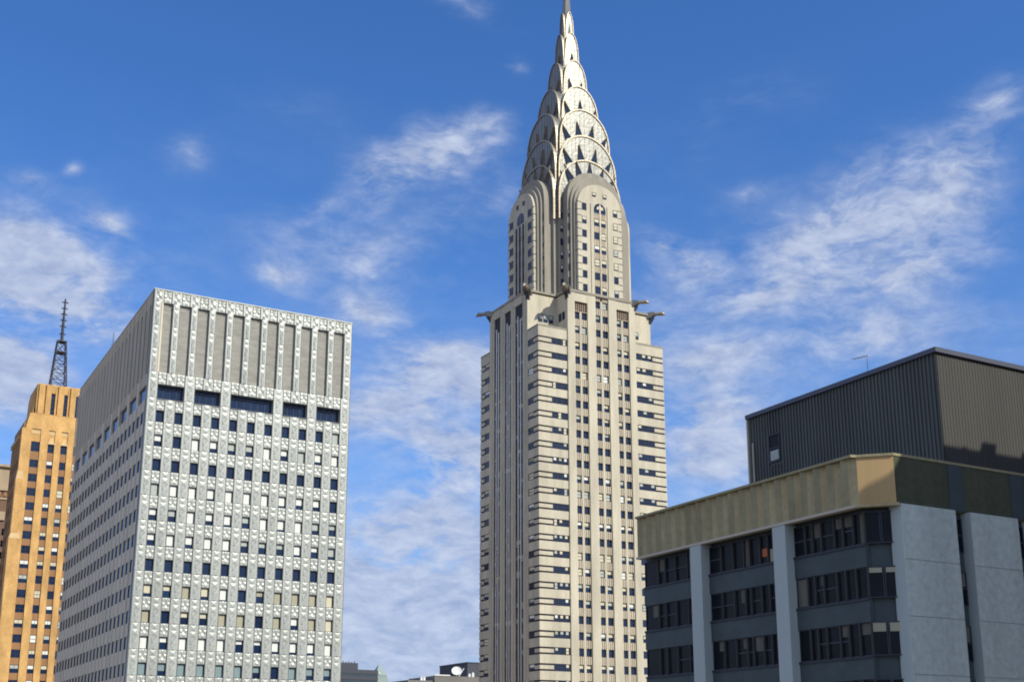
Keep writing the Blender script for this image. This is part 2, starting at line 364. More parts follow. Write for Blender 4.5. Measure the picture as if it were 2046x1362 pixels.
# coping of the ledge, with a shallow sag towards each corner recess
lg = MB()
for (x0, x1, y0, y1) in ((X0-.3, X0+LR+.3, Y0+4.6, Y0+24.8), (X0+7.9, X0+28.4, Y0-.5, Y0+LF+.5)):
    lg.box(x0, x1, y0, y1, Zt-(.0 if y0 < Y0 else .01), Zt+.55+(.006 if y0 < Y0 else 0), 'grey_brick')
lg.build('ledge_coping', sky_t)
tb = MB()
for xa, xb in ((X0-.06, X0+8.25), (X0+28.05, X0+LR+.06)):
    tb.box(xa, xb, Y0-.06, Y0+.35, 100.33, 100.75, 'grey_brick'); 
tb.box(X0-.06, X0+.3, Y0+.35, Y0+4.95, 100.33, 100.75, 'grey_brick'); tb.box(X0-.06, X0+.3, Y0+24.4, Y0+LF, 100.33, 100.75, 'grey_brick')
tb.build('terrace_parapet', sky_t)
# --- windows
WS = Windows(sky_t, 100)
BT = ['blind_cream']*4+['blind_white']*2+['blind_grey']*3+['blind_khaki']
allrows = [(k, r) for k, r in enumerate(rows)][::-1]
for k, (z0, z1) in allrows:
    pr = .62 if k > 8 else .38
    full = random.random() < (.28 if k > 4 else .1); dark = random.random() < .3
    for i, (a0, a1) in enumerate(pairs):
        b = None
        if not dark and random.random() < pr+.3*full: b = (random.choice((.35, .45, .5, .5, .6)) if not full else random.choice((.9, .95, .55)), random.choice(BT))
        WS.add(FY(Y0, X0), a0+.02, a1-.02, z0, z1, b, own=k >= 6)
for i, (a0, a1) in enumerate(pairs):
    for z0, z1 in (cenrows if i in (2, 3) else siderows)[NB:]:
        WS.add(FY(Y0, X0), a0+.02, a1-.02, z0, z1, (random.choice((.5, .9)), random.choice(('blind_grey', 'blind_teal'))) if random.random() < .4 else None, own=False)
# ribbon windows in the corner strips
for F, a0, a1, n in ((FY(Y0, X0), 3.78, 8.1, 3), (FY(Y0, X0), 28.2, 33.35, 3), (FX(X0, Y0), 2.35, 4.9, 1), (FX(X0, Y0), 24.5, 27.15, 1)):
    for k in range(NB-3):
        z1 = ZB-FL*k; z0 = z1-RB; mb = MB(F); bl = []; wd = (a1-a0)/n
        for q in range(n):
            c0 = a0+wd*q
            window(mb, c0+.12, c0+wd-.12, z0+.05, z1-.05, d=.08, fr=.08)
            if random.random() < (.6 if k > 7 else .25): bl.append((c0+.12+wd*.12*(n > 1), c0+wd-.12-wd*.12*(n > 1), z0+.05, z1-.05, random.choice((.45, .5, .55, .95)), random.choice(BT)))
        o = mb.build('ribbon_window', sky_t)
        if bl:
            for q in bl: mb = MB(F); blind(mb, *q[:5], q[5], d=.08, fr=.08); mb.build('blind', o)
# niche windows on the recessed corner walls and bay sides
for a0 in (2.9, 4.4, 5.95): WS.add(FY(Y0+4.95, X0), a0, a0+1.2, 103.4, 105.4, (.6, 'blind_grey'), own=False, d=-.12)
for a0 in (30.2, 31.6): WS.add(FY(Y0+4.95, X0), a0, a0+1.1, 103.6, 105.5, (.6, 'blind_grey'), own=False, d=-.12)
for a0 in (1.0, 2.6): WS.add(FX(X0+8.2, Y0), a0, a0+1.1, 103.6, 105.6, None, own=False, d=-.12)
# --- crown shaft: arched bay and concentric arched steps on each face, then steel vault tiers
def arch(w, zb, zs, rise, n=24, p=.8):
    pts = [(-w, zb), (-w, zs)]
    for i in range(1, n): 
        t = math.pi*(1-i/n); pts.append((w*math.cos(t), zs+rise*math.sin(t)**p))
    return pts + [(w, zs), (w, zb)]
CF = {'E': (lambda a, d, z: (CX+a, CY+d, z)), 'S': (lambda a, d, z: (CX+d, CY+a, z))}
def vault(mb, w, dd, zb, zs, rise, m, p=.8):
    for k in 'ES': mb.F = CF[k]; mb.extrude(arch(w, zb, zs, rise, p=p), -dd-(.004 if k == 'S' else 0), dd+(.004 if k == 'S' else 0), m)
steps = [('arched_bay', 6.6, 14.7, 133.6, 7.4, 'pale_brick'), ('arched_step', 7.1, 13.9, 134.2, 8.1, 'grey_brick'), ('arched_step', 7.7, 13.2, 134.8, 8.6, 'grey_brick'), ('arched_step', 8.25, 12.5, 136.0, 9.2, 'grey_brick')]
for nm, wv, dv, zs, rise, m in steps:
    mb = MB(); vault(mb, wv, dv, Zt-.2, zs, rise, m)
    mb.build(nm, sky_t)
# thin rounded rims of the steps
tiers = [  # half width, face distance, spring z, apex z, triangles
 (9.45, 10.3, 137.6, 149.8, 7), (8.8, 9.3, 145.6, 157.3, 6), (7.7, 8.2, 154.3, 165.4, 6), (5.7, 6.1, 162.8, 173.4, 5), (3.65, 3.9, 172.6, 182.4, 4), (2.15, 2.3, 182.6, 191.6, 3), (1.25, 1.35, 190.2, 198.6, 0)]
prev = (8.6, 12.5, 136.0, 144.4)
for ti, (wv, dv, zs, za, nt_) in enumerate(tiers):
    mb = MB(); zb = 99.0 if ti == 0 else tiers[ti-1][2]-1
    if ti == 0:
        vault(mb, wv, dv, 134.0, zs, za-zs, 'steel'); 
        sh = MB(); sh.F = lambda a, d, z: (CX+a, CY+d, z)
        ws_ = 9.15; sh.box(-ws_, ws_, -dv, dv, Zt-.2, 134.0, 'grey_brick'); sh.box(-dv, -ws_, -ws_, ws_, Zt-.2, 134.0, 'grey_brick'); sh.box(ws_, dv, -ws_, ws_, Zt-.2, 134.0, 'grey_brick')
        sh.build('crown_shaft', sky_t)
    else: vault(mb, wv, dv, zb, zs, za-zs, 'steel', )
    # radial standing seams on the visible faces
    pw, pd, pzs, pza = prev
    for k in 'ES':
        mb.F = CF[k]
        ns = max(8, int(wv*2.2))
        for i in range(1, ns):
            t = math.pi*i/ns; c, s_ = math.cos(t), math.sin(t)**.8
            q0 = (pw*.9*c, pzs+(pza-pzs)*.9*s_); q1 = (wv*.985*c, zs+(za-zs)*.985*s_)
            if q1[1] <= q0[1]-.2: continue
            hw = .035; nx, nz = -(q1[1]-q0[1]), q1[0]-q0[0]; L_ = math.hypot(nx, nz) or 1; nx, nz = nx/L_*hw, nz/L_*hw
            mb.extrude([(q0[0]-nx, q0[1]-nz), (q0[0]+nx, q0[1]+nz), (q1[0]+nx, q1[1]+nz), (q1[0]-nx, q1[1]-nz)], -dv-.07, -dv+.02, 'steel')
    tier = mb.build('crown_tier', sky_t)
    rim = MB()
    for k in 'ES':
        rim.F = CF[k]; n = 24; th_ = max(.10, .036*wv)
        o_pts = [((wv+.06)*math.cos(math.pi*(1-i/n)), (zs+(za-zs+.06)*math.sin(math.pi*(1-i/n))**.8) if 0 < i < n else zs) for i in range(n+1)]
        i_pts = [((wv-th_)*math.cos(math.pi*(1-i/n)), (zs+(za-zs-th_)*math.sin(math.pi*(1-i/n))**.8) if 0 < i < n else zs) for i in range(n+1)]
        rim.extrude([(-wv-.06, zs-6*(wv/9.7))] + o_pts + [(wv+.06, zs-6*(wv/9.7)), (wv-th_, zs-6*(wv/9.7))] + i_pts[::-1] + [(-wv+th_, zs-6*(wv/9.7))], -dv-.24, -dv+.3, 'steel_bright')  # lighter, warmer than the tier: sunlit gold of the rims put into the colour
    rim.build('arch_rim', tier)
    # triangular windows round the inner arch
    for k in 'ES':
        for i in range(nt_):
            t = math.pi*(.10+.80*(i+.5)/nt_) if nt_ > 4 else math.pi*(.16+.68*(i+.5)/nt_)
            c, s_ = math.cos(t), math.sin(t)**.8
            r0 = (pw*c*1.0, pzs+(pza-pzs)*s_+.55)
            dirx, dirz = c*.75, max(.55, s_); L_ = math.hypot(dirx, dirz); dirx, dirz = dirx/L_, dirz/L_
            hb = .30+.055*wv; hh = 1.5+.23*wv
            tri = [(r0[0]-dirz*hb, r0[1]+dirx*hb), (r0[0]+dirz*hb, r0[1]-dirx*hb), (r0[0]+dirx*hh, r0[1]+dirz*hh)]
            if any(abs(x) > wv*.97 for x, _ in tri): continue
            tm = MB(CF[k]); 
            tm.poly([(x, -dv-.12, z) for x, z in tri], 'glass')
            cxm = sum(x for x, _ in tri)/3; czm = sum(z for _, z in tri)/3
            big = [(cxm+(x-cxm)*1.28, czm+(z-czm)*1.28) for x, z in tri]
            for a_, b_ in ((0, 2), (1, 2)):
                tm.faces([(tri[a_][0], -dv-.11, tri[a_][1]), (tri[b_][0], -dv-.11, tri[b_][1]), (big[b_][0], -dv-.42, big[b_][1]), (big[a_][0], -dv-.42, big[a_][1]), (big[a_][0]*1.0, -dv, big[a_][1]), (big[b_][0], -dv, big[b_][1])], [(0, 1, 2, 3), (3, 2, 5, 4)], 'steel_bright')
            tm.build('triangular_window', tier)
    prev = (wv, dv, zs, za)
sp = MB()
for z0, z1, r0, r1 in ((192, 199, 1.55, 1.25), (199, 207, 1.25, .72), (207, 216, .7, .35), (216, 230, .33, .06)): sp.tube((CX, CY, z0), (CX, CY, z1), r0, r1, 'steel', 8)
sp.build('needle_spire', sky_t)
# --- crown bay windows
for k in range(7):
    zt = 135.2-3.63*k
    for Fn in ('E', 'S'):
        F = (lambda a, d, z: (CX+a, CY-14.7+d, z)) if Fn == 'E' else (lambda a, d, z: (CX-14.7+d, CY+a, z))
        wl = []
        if k < 7: wl += [(-5.3, -4.0), (4.0, 5.3)] if Fn == 'E' else [(-5.6, -3.9), (3.9, 5.6)]
        if k > 0 and Fn == 'E': wl += [(-1.75, -.25), (.25, 1.75)]
        for a0, a1 in wl:
            b = (random.choice((.45, .5, .9)), random.choice(BT)) if Fn == 'E' and random.random() < .5 else None
            WS.add(F, a0, a1, zt-1.9, zt, b, own=False, d=-.10)
        # wrap-round dark brick lines at sill level
        if k < 7:
            dl = MB(F)
            for a0, a1 in ((-6.62, -5.45), (5.45, 6.62)):
                dl.box(a0, a1, -.02, .3, zt-2.05, zt-1.85, 'dark_brick'); dl.box(a0, a1, -.02, .3, zt+.0, zt+.18, 'dark_brick')
            for s_ in (-1, 1): dl.box(min(s_*6.6, s_*6.63), max(s_*6.6, s_*6.63), .3, .8, zt-2.05, zt-1.85, 'dark_brick')
            dl.build('dark_band', sky_t)
        for a0 in ((-8.15, 7.3), ):
            for q in a0:
                if Fn == 'E': WS.add(lambda a, d, z: (CX+a, CY-12.5+d, z), q, q+.85, zt-3.6, zt-1.7, (.5, random.choice(BT)) if random.random() < .5 else None, own=False, d=-.10)
                else: WS.add(lambda a, d, z: (CX-12.5+d, CY+a, z), q, q+.85, zt-3.6, zt-1.7, (.5, 'blind_grey') if random.random() < .5 else None, own=False, d=-.10)
        for q in (-9.08, 8.3):
            if Fn == 'E': WS.add(lambda a, d, z: (CX+a, CY-10.3+d, z), q, q+.75, zt-3.4, zt-1.6, (.5, 'blind_white') if random.random() < .4 else None, own=False, d=-.10)
# spandrel ribs and mullion of the central crown pair
rb = MB(lambda a, d, z: (CX+a, CY-14.7+d, z))
for k in range(1, 7):
    zt = 135.2-3.63*k
    for a0, a1 in ((-1.75, -.25), (.25, 1.75)):
        rb.box(a0, a1, -.03, .1, zt+.06, zt+1.67, 'rose_brick')
        for q in range(3): c = a0+(a1-a0)*(q+.5)/3; rb.box(c-.12, c+.12, -.1, -.03, zt+.06, zt+1.67, 'pale_brick')
rb.box(-.2, .2, -.2, .1, 111, 135.5, 'steel_bright')
for s_ in (-1, 1): rb.box(s_*2.5-.3, s_*2.5+.3, -.22, .1, 111.2, 135.5, 'pale_brick')
rb.build('ribbed_spandrel', sky_t)
for Fn in 'ES':   # arched window at the head of the bay
    F = (lambda a, d, z: (CX+a, CY-14.7+d, z)) if Fn == 'E' else (lambda a, d, z: (CX-14.7+d, CY+a, z))
    aw = MB(F); wv = 1.75; zs = 134.2; pts = [(-wv, -.06, 132.9), (wv, -.06, 132.9), (wv, -.06, zs)] + [(wv*math.cos(math.pi*i/12), -.06, zs+1.75*math.sin(math.pi*i/12)) for i in range(1, 12)] + [(-wv, -.06, zs)]
    aw.poly(pts, 'glass'); 
    if Fn == 'E':
        aw.poly([(-1.0, -.075, 134.3), (1.1, -.075, 134.3), (.9, -.075, 135.1), (-.7, -.075, 135.1)], 'blind_cream')
    aw.box(-.1, .1, -.12, 0, 132.9, 135.8, 'steel_bright'); aw.build('arched_window', sky_t)
    for a0 in (-2.2, 1.0): WS.add(F, a0, a0+1.1, 137.6, 138.7, (.6, 'blind_cream') if Fn == 'E' else None, own=False, d=-.10, mid=False)
    if Fn == 'S':
        sb = MB(F); sb.poly([(-2.6, -.05, 111), (2.6, -.05, 111), (2.6, -.05, 132.5), (-2.6, -.05, 132.5)], 'glass')
        for c in (-2.6, -.9, .9, 2.6): sb.box(c-.22, c+.22, -.3, 0, 111, 132.6, 'pale_brick')
        for k in range(5): sb.box(-2.4, 2.4, -.1, -.05, 113.6+3.63*k-.1, 113.6+3.63*k+1.4, 'dark_brick')
        sb.build('window_bay', sky_t)
WS.done()
# --- eagle gargoyles on the ledge corners
def eagle(x, y, ux, uy):
    e = MB(); L_ = math.hypot(ux, uy); ux, uy = ux/L_, uy/L_
    def P(f, s, z): f *= .86; s *= .86; z *= .9; return (x+ux*f-uy*s, y+uy*f+ux*s, Zt+z)
    # body: ring sections along the forward axis (forward, half width, bottom, top)
    secs = [(-1.6, .75, -1.3, .55), (-.4, .9, -1.1, .95), (.9, .85, -.35, 1.1), (1.9, .6, .1, 1.1), (2.5, .5, .0, 1.0), (3.1, .62, -.1, 1.2), (3.7, .58, .0, 1.2), (4.2, .32, -.05, .75), (4.5, .1, -.2, .3)]
    n = 8; pts = []
    for f, hw, zb, zt in secs:
        for i in range(n):
            t = 2*math.pi*i/n; pts.append(P(f, hw*math.cos(t), (zb+zt)/2+(zt-zb)/2*math.sin(t)))
    fs = [(k*n+i, k*n+(i+1) % n, (k+1)*n+(i+1) % n, (k+1)*n+i) for k in range(len(secs)-1) for i in range(n)] + [tuple(range(n)), tuple(range((len(secs)-1)*n, len(secs)*n))]
    e.faces(pts, fs, 'steel_bright')
    eo = e.build('eagle_gargoyle', sky_t, smooth=True)
    for s_ in (-1, 1):
        wg = MB(); 
        pr = [(-1.5, .7), (.3, 1.15), (1.6, .95), (1.2, .1), (.2, -.7), (-1.4, -.9)]
        a = [P(f, s_*.8, z) for f, z in pr]; b = [P(f*.92, s_*1.12, z*.92) for f, z in pr]; m_ = len(pr)
        wg.faces(a+b, [tuple(range(m_))[::-1], tuple(range(m_, 2*m_))]+[(i, (i+1) % m_, m_+(i+1) % m_, m_+i) for i in range(m_)], 'steel'); wg.build('wing', eo)
    bk = MB(); a = [P(-1.5, -.5, -2.6), P(.1, -.5, -2.2), P(1.2, -.45, -.5), P(-1.5, -.5, -.3)]; b = [P(-1.5, .5, -2.6), P(.1, .5, -2.2), P(1.2, .45, -.5), P(-1.5, .5, -.3)]
    bk.faces(a+b, [(0, 1, 2, 3), (7, 6, 5, 4), (0, 4, 5, 1), (1, 5, 6, 2), (2, 6, 7, 3), (3, 7, 4, 0)], 'mast_steel'); bk.build('bracket', eo)
for x, y, ux, uy in ((X0, Y0+24.4, -1, 1), (X0, Y0+4.95, -1, -1), (X0+8.2, Y0, -1, -1), (X0+28.1, Y0, 1, -1), (X0+LR, Y0+4.95, 1, -1)): eagle(x, y, ux, uy)

# ================================================================ 2. embossed metal office tower
XW, YW = 36.59, 174.0; ZW = 66.88; LW = 58.5; WW = 31.1
off = thing('office_tower', 'pale office tower clad in embossed metal panels, tall louvred band under its flat roof', 'office tower', XW+WW/2, YW+LW/2)
core = MB(); core.box(XW+.9, XW+WW-.05, YW+.9, YW+LW-.05, -EZ, ZW-.4, 'mech_dark'); 
core.box(XW+WW-.06, XW+WW-.0, YW+.9, YW+LW, -EZ, ZW-.3, 'south_steel'); core.box(XW+.9, XW+WW-.06, YW+LW-.06, YW+LW, -EZ, ZW-.3, 'south_steel')
core.build('tower_core', off)
wc = [(1.40+2.70*i, 2.58+2.70*i) for i in range(11)]
wr = [(48.55-3.6*k-1.75, 48.55-3.6*k) for k in range(14)]
zlo = wr[-1][0]-1.0
# embossed relief: pyramid facets from two stamped patterns
SPAN = [[.03, .08, .03], [.08, -.05, .08], [.03, .08, .03]]
def relief(mb, a0, a1, z0, z1, nx, nz, pat, m, d0=0.0):
    for j in range(nz):
        for i in range(nx):
            x0, x1 = a0+(a1-a0)*i/nx, a0+(a1-a0)*(i+1)/nx; zz0, zz1 = z0+(z1-z0)*j/nz, z0+(z1-z0)*(j+1)/nz
            h = pat[j % len(pat)][i % len(pat[0])]; cx_, cz_ = x0+(x1-x0)*(.5+.22*math.sin(i*2.1+j*1.7)), zz0+(zz1-zz0)*(.5+.2*math.cos(i*1.3+j*2.6))
            mb.faces([(x0, d0, zz0), (x1, d0, zz0), (x1, d0, zz1), (x0, d0, zz1), (cx_, d0-h, cz_)], [(0, 1, 4), (1, 2, 4), (2, 3, 4), (3, 0, 4)], m)
def pier_relief(mb, a0, a1, z0, z1, m, d0):
    """stamped pier sheet: a four-triangle rosette at spandrel level, long slanted facets beside the window"""
    H = z1-z0; mg = .17*(a1-a0)
    for e0, e1 in ((a0, a0+mg), (a1-mg, a1)): mb.faces([(e0, d0, z0), (e1, d0, z0), (e1, d0, z1), (e0, d0, z1)], [(0, 1, 2, 3)], m)
    a0 += mg; a1 -= mg
    if H < 2.6:
        relief(mb, a0, a1, z0, z1, 2, max(1, round(H/.7)), [[.11, -.05], [-.05, .11]], m, d0); return
    zr = z0+H*.50; zm = (zr+z1)/2; am = (a0+a1)/2; h = .075
    zc_ = (zr+z1)/2
    for (u0, u1, v0, v1, zm) in [q for (r0, r1) in ((zr, zc_), (zc_, z1)) for q in ((a0, am, r0, (r0+r1)/2, (r0+r1)/2), (am, a1, r0, (r0+r1)/2, (r0+r1)/2), (a0, am, (r0+r1)/2, r1, (r0+r1)/2), (am, a1, (r0+r1)/2, r1, (r0+r1)/2))]:   # rosette: raised at the centre point, split on diagonals
        inn = (am, d0-h, zm); c_ = [(u0, v0), (u1, v0), (u1, v1), (u0, v1)]
        P = [(inn if abs(a-am) < 1e-6 and abs(z-zm) < 1e-6 else (a, d0, z)) for a, z in c_]
        k = [i for i, p in enumerate(P) if p is inn][0]
        mb.faces([P[k], P[(k+1) % 4], P[(k+2) % 4], P[(k+3) % 4]], [(0, 1, 2), (0, 2, 3)], m)
    z2 = (z0+zr)/2
    for v0, v1, fl in ((z0, z2, 0), (z2, zr, 1)):
        q = a0+(a1-a0)*(.30 if fl else .55); q2 = a0+(a1-a0)*(.72 if fl else .86)
        mb.faces([(a0, d0, v0), (q, d0-.13, v0), (a1, d0, v0), (a1, d0, v1), (q2, d0-.14, v1), (a0, d0, v1)], [(0, 1, 4), (0, 4, 5), (1, 2, 3), (1, 3, 4)], m)
        mb.faces([(q, d0-.13, v0), (q2, d0-.14, v1), (a0, d0, v1)], [(0, 1, 2)], m)
piers = [(0, 1.40)] + [(wc[i][1], wc[i+1][0]) for i in range(10)] + [(wc[10][1], WW)]
Ztop, Zop1, Zop0, Zm1, Zm0 = ZW, 65.0, 54.3, 52.5, 50.3
spn = MB(FY(YW, XW))
zl = [Zop1, Ztop]
for pi, (a0, a1) in enumerate(piers):
    skin = MB(FY(YW, XW))
    mech_pier = pi in (0, 2, 4, 7, 9, 11)
    segs = [(zlo+.01, wr[-1][0]+2.7)] + [(wr[k][0]+2.7-3.6, wr[k][0]+2.7) for k in range(13, 0, -1)][1:]
    lev = []
    z = wr[0][0]-.02+3.6
    lev.append((Zop1, ZW)); t_ = Zop1
    for q in (61.4, 57.85, Zop0): lev.append((q, t_)); t_ = q
    lev.append((wr[0][0]+3.6-.0, Zop0)); z = wr[0][0]+3.6
    while z > zlo+.5: lev.append((max(z-3.6, zlo), z)); z -= 3.6
    for z0, z1 in lev:
        if not mech_pier:      # interrupted by the plant-floor openings
            parts = [(z0, min(z1, Zm0)), (max(z0, Zm1), z1)]
        else: parts = [(z0, z1)]
        cut = []
        for q0, q1 in [p_ for p_ in parts if p_[1]-p_[0] > .05]:       # fins narrow beside the tall louvres
            b_ = sorted({q0, q1, min(max(Zop0, q0), q1), min(max(Zop1, q0), q1)})
            cut += [(u, v, (u+v)/2 > Zop0 and (u+v)/2 < Zop1) for u, v in zip(b_[:-1], b_[1:])]
        A0, A1 = a0, a1
        for q0, q1, fin in cut:
            if q1-q0 < .25: continue
            a0, a1 = (A0+(.28 if pi else 0), A1-(.25 if pi < 11 else 0)) if fin else (A0, A1)
            skin.box(a0, a1, .02, .9, q0, q1, 'embossed_steel')
            pier_relief(skin, a0+.07, a1-.07, q0+.03, q1-.03, 'embossed_steel', -.02)
            for e0, e1 in ((a0, a0+.05), (a1-.05, a1)): skin.box(e0, e1, -.05, .019, q0, q1-.031, 'panel_joint')
            skin.box(a0, a1, -.03, .019, q1-.03, q1+.0, 'panel_joint')
        a0, a1 = A0, A1
    if not mech_pier: skin.box(a0+.3, a1-.3, .87, .895, Zm0-.3, Zm1+.3, 'mech_dark')
    skin.build('embossed_pier', off)
skin = MB(FY(YW, XW)); skin.box(0, WW, .02, .9, -EZ, zlo, 'embossed_steel'); skin.build('lower_wall', off)
zz = [Ztop, Zop1]; bands = [(Zop1, Ztop), (Zm1, Zop0), (wr[0][1], Zm0)] + [(wr[k+1][1], wr[k][0]) for k in range(13)] + [(zlo, wr[-1][0])]
for z0, z1 in bands:
    for i, (a0, a1) in enumerate(wc):
        spn.box(a0+.015, a1-.015, .10, .9, z0, z1, 'embossed_steel')
        relief(spn, a0+.03, a1-.03, z0+.03, z1-.03, 3, 3, SPAN, 'embossed_steel', d0=.06)
        spn.box(a0, a0+.05, -.02, .06, z0, z1, 'panel_joint'); spn.box(a1-.05, a1, -.02, .06, z0, z1, 'panel_joint')
spn.build('embossed_spandrel', off)
for a0, a1 in wc:
    lv = MB(FY(YW, XW)); a0 -= .25; a1 += .28; z = Zop0+.05
    lv.poly([(a0, .50, Zop0), (a1, .50, Zop0), (a1, .50, Zop1), (a0, .50, Zop1)], 'louvre_grey')
    while z < Zop1-.3:
        lv.faces([(a0, .38, z), (a1, .38, z), (a1, .49, z+.3), (a0, .49, z+.3)], [(0, 1, 2, 3)], 'louvre_grey'); z += .3
    lv.build('louvre', off)
for g0, g1 in ((0, 1), (2, 3), (4, 6), (7, 8), (9, 10)):
    mo = MB(FY(YW, XW)); a0, a1 = wc[g0][0], wc[g1][1]
    mo.poly([(a0, .85, Zm0), (a1, .85, Zm0), (a1, .85, Zm1), (a0, .85, Zm1)], 'glass')
    for q in range(1, 2*(g1-g0)+2): c = a0+(a1-a0)*q/(2*(g1-g0)+2); mo.box(c-.04, c+.04, .78, .84, Zm0, Zm1, 'mech_dark')
    mo.box(a0, a1, -.06, .3, Zm0-.1, Zm0, 'panel_joint'); mo.build('plant_floor_opening', off)
cp = MB(); cp.box(XW-.08, XW+WW+.02, YW-.08, YW+.9, ZW, ZW+.16, 'embossed_steel'); cp.box(XW-.08, XW+.9, YW+.9, YW+LW, ZW, ZW+.16, 'south_steel'); cp.box(XW+.9, XW+WW, YW+.9, YW+LW, ZW-.35, ZW-.2, 'roofing'); cp.build('roof_edge', off)
tone = {'W': 'blind_white', 'g': 'blind_grey', 'c': 'blind_cream', 'k': 'blind_khaki', 't': 'blind_teal'}
BL = ["D D D D D D D D D D g1", "W.5 D W1 W.6 g.6 g.5 W1 W.5 g1 W.7 W.9", "D D D D D D D D D D D", "g1 W.9 W1 W.8 W1 W1 W1 W.8 W.6 W.6 D",
 "W.5 g.5 W1 W.6 W.8 g.5 W1 W.8 W1 g.6 g.4", "W.5 W.9 W.65 W.9 W.9 g.4 g.4 g.4 W.8 W.4 g.7", "D D D D D D D D D D D", "c.7 c.4 k1 c.7 W.9 D k.4 k1 k1 k1 c1",
 "k1 D c.4 c.4 k1 k1 D k1 W.6 k1 c1", "W1 W.4 W1 W1 W1 W.3 W.3 W.8 W.8 W.8 W1", "t1 t.6 t1 t1 t1 t1 t.5 D t1 t.6 t.6"]
WO = Windows(off, 100)
for k in range(13, -1, -1):
    row = (BL[k].split() if k < len(BL) else ['D']*11)
    for i, (a0, a1) in enumerate(wc):
        t = row[i]; b = None if t == 'D' else (min(.97, float(t[1:])), tone[t[0]])
        WO.add(FY(YW, XW), a0+.07, a1-.07, wr[k][0], wr[k][1], b, own=1 <= k <= 10, d=.3, fr=.06, mid=False)
# south (left) face
sf = MB(FX(XW, YW)); nm = 21; mod = (LW-1.0)/nm
mw = (LW-1.0)/9
PW = .42
def mech_cut(a0, a1, d0, d1, z0, z1, m):      # leave the plant-floor openings free
    for i in range(9):
        o0, o1 = 1.2+i*mw, 1.2+i*mw+mw*.74
        if a1 <= o0 or a0 >= o1: continue
        if z0 < Zm0: sf.box(a0, a1, d0, d1, z0, Zm0, m)
        if z1 > Zm1: sf.box(a0, a1, d0, d1, Zm1, z1, m)
        if a0 < o0-.01: sf.box(a0, o0, d0, d1, Zm0, Zm1, m)
        if a1 > o1+.01: sf.box(o1, a1, d0, d1, Zm0, Zm1, m)
        return
    sf.box(a0, a1, d0, d1, z0, z1, m)
for i in range(nm+1):
    a = 1.0+mod*i
    mech_cut(a-PW, a+PW, .0, .5, zlo, ZW-.02, 'south_steel')
    for q in (0, 1): mech_cut(a-.11+q*mod/2, a+.11+q*mod/2, -.12, .0, Zop0-.2, ZW-.3, 'south_steel')
    sf.box(a-.09, a+.09, -.09, .0, zlo, Zm0-.1, 'south_steel')
for i in range(nm):
    a0 = 1.0+mod*i+PW; a1 = a0+mod-2*PW
    for z0, z1 in bands:
        if (z0, z1) == (Zm1, Zop0): mech_cut(a0, a1, .03, .5, z0, z1, 'south_steel')
        else: sf.box(a0, a1, .03, .5, z0, z1 if z1 != Ztop else ZW-.03, 'south_steel')
    sf.poly([(a0, .1, Zop0), (a1, .1, Zop0), (a1, .1, Zop1), (a0, .1, Zop1)], 'panel_joint')
    for k in range(14): WO.add(FX(XW, YW), a0+.0, a1-.0, wr[k][0], wr[k][1], None, own=False, d=.07, fr=.05, mid=False)
sf.box(0, .38, .905, 1.4, zlo, ZW-.02, 'south_steel')
sf.box(0, LW, .0, .9, -EZ, zlo, 'south_steel')
sf.build('ribbed_side_wall', off)
WO.done()
for i in range(9):
    mo = MB(FX(XW, YW)); a0 = 1.2+i*mw; a1 = a0+mw*.74
    mo.box(a0, a1, .26, .32, Zm0, Zm1, 'glass'); mo.box(a1-.04, a1+.0, .02, .26, Zm0, Zm1, 'south_steel')
    mo.build('plant_floor_opening', off)
mast = MB(); mast.tube((XW+3, 220.5, ZW), (XW+3, 220.5, 75), .10, .05, 'mast_steel', 6); mast.box(XW+2.5, XW+3.5, 220.0, 221.0, ZW-.2, ZW+.3, 'mast_steel')
for z in (70, 72.5): mast.tube((XW+2.6, 220.5, z), (XW+3.4, 220.5, z), .05, .05, 'mast_steel', 5)
o = mast.build('rod_antenna'); o['label'] = 'thin dark rod antenna on the roof of the pale metal clad tower'; o['category'] = 'antenna'

# ================================================================ 3. buff brick tower with lattice mast
YC = 320.0
bt = thing('brick_tower', 'golden buff brick tower with stepped, buttressed top behind the pale metal tower', 'brick tower', 48, YC+9)
XL, XR = 37.2, 54.0
bw = MB(); bw.box(XL+.4, XR, YC+.5, YC+17, -EZ, 81.8, 'brown_brick')
cols = [(39.6, 41.76), (43.6, 45.2), (46.7, 48.3), (49.75, 51.3)]
rws = [(72.3-3.63*k-2.0, 72.3-3.63*k) for k in range(20)]
zc = rws[-1][0]-2
bw.F = FY(YC)
bw.box(XL, XR, 0, .5, -EZ, zc, 'buff_brick')
edges = [XL] + [e for c in cols for e in c] + [XR]
for i in range(0, len(edges), 2): bw.box(edges[i], edges[i+1], -.25, .5, zc, 80.2, 'buff_brick')
br = sorted(rws + [(74.4, 77.0)])
for c0, c1 in cols:
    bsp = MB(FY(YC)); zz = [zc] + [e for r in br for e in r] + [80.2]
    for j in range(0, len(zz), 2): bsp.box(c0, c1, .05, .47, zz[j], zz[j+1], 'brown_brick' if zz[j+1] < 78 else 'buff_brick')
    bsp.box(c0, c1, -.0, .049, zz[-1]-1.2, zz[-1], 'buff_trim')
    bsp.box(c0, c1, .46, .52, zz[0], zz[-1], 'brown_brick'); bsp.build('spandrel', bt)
# dark left side: skin with shaded window columns
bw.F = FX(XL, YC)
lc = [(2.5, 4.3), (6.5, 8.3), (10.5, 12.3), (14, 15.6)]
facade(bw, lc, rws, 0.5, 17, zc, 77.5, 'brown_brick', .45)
for k in range(5): bw.box(1.5+k*3.2, 2.8+k*3.2, -.5, .45, 77.5, 78.6, 'buff_trim')
bw.box(.5, 17, 0, .45, -EZ, zc, 'brown_brick')
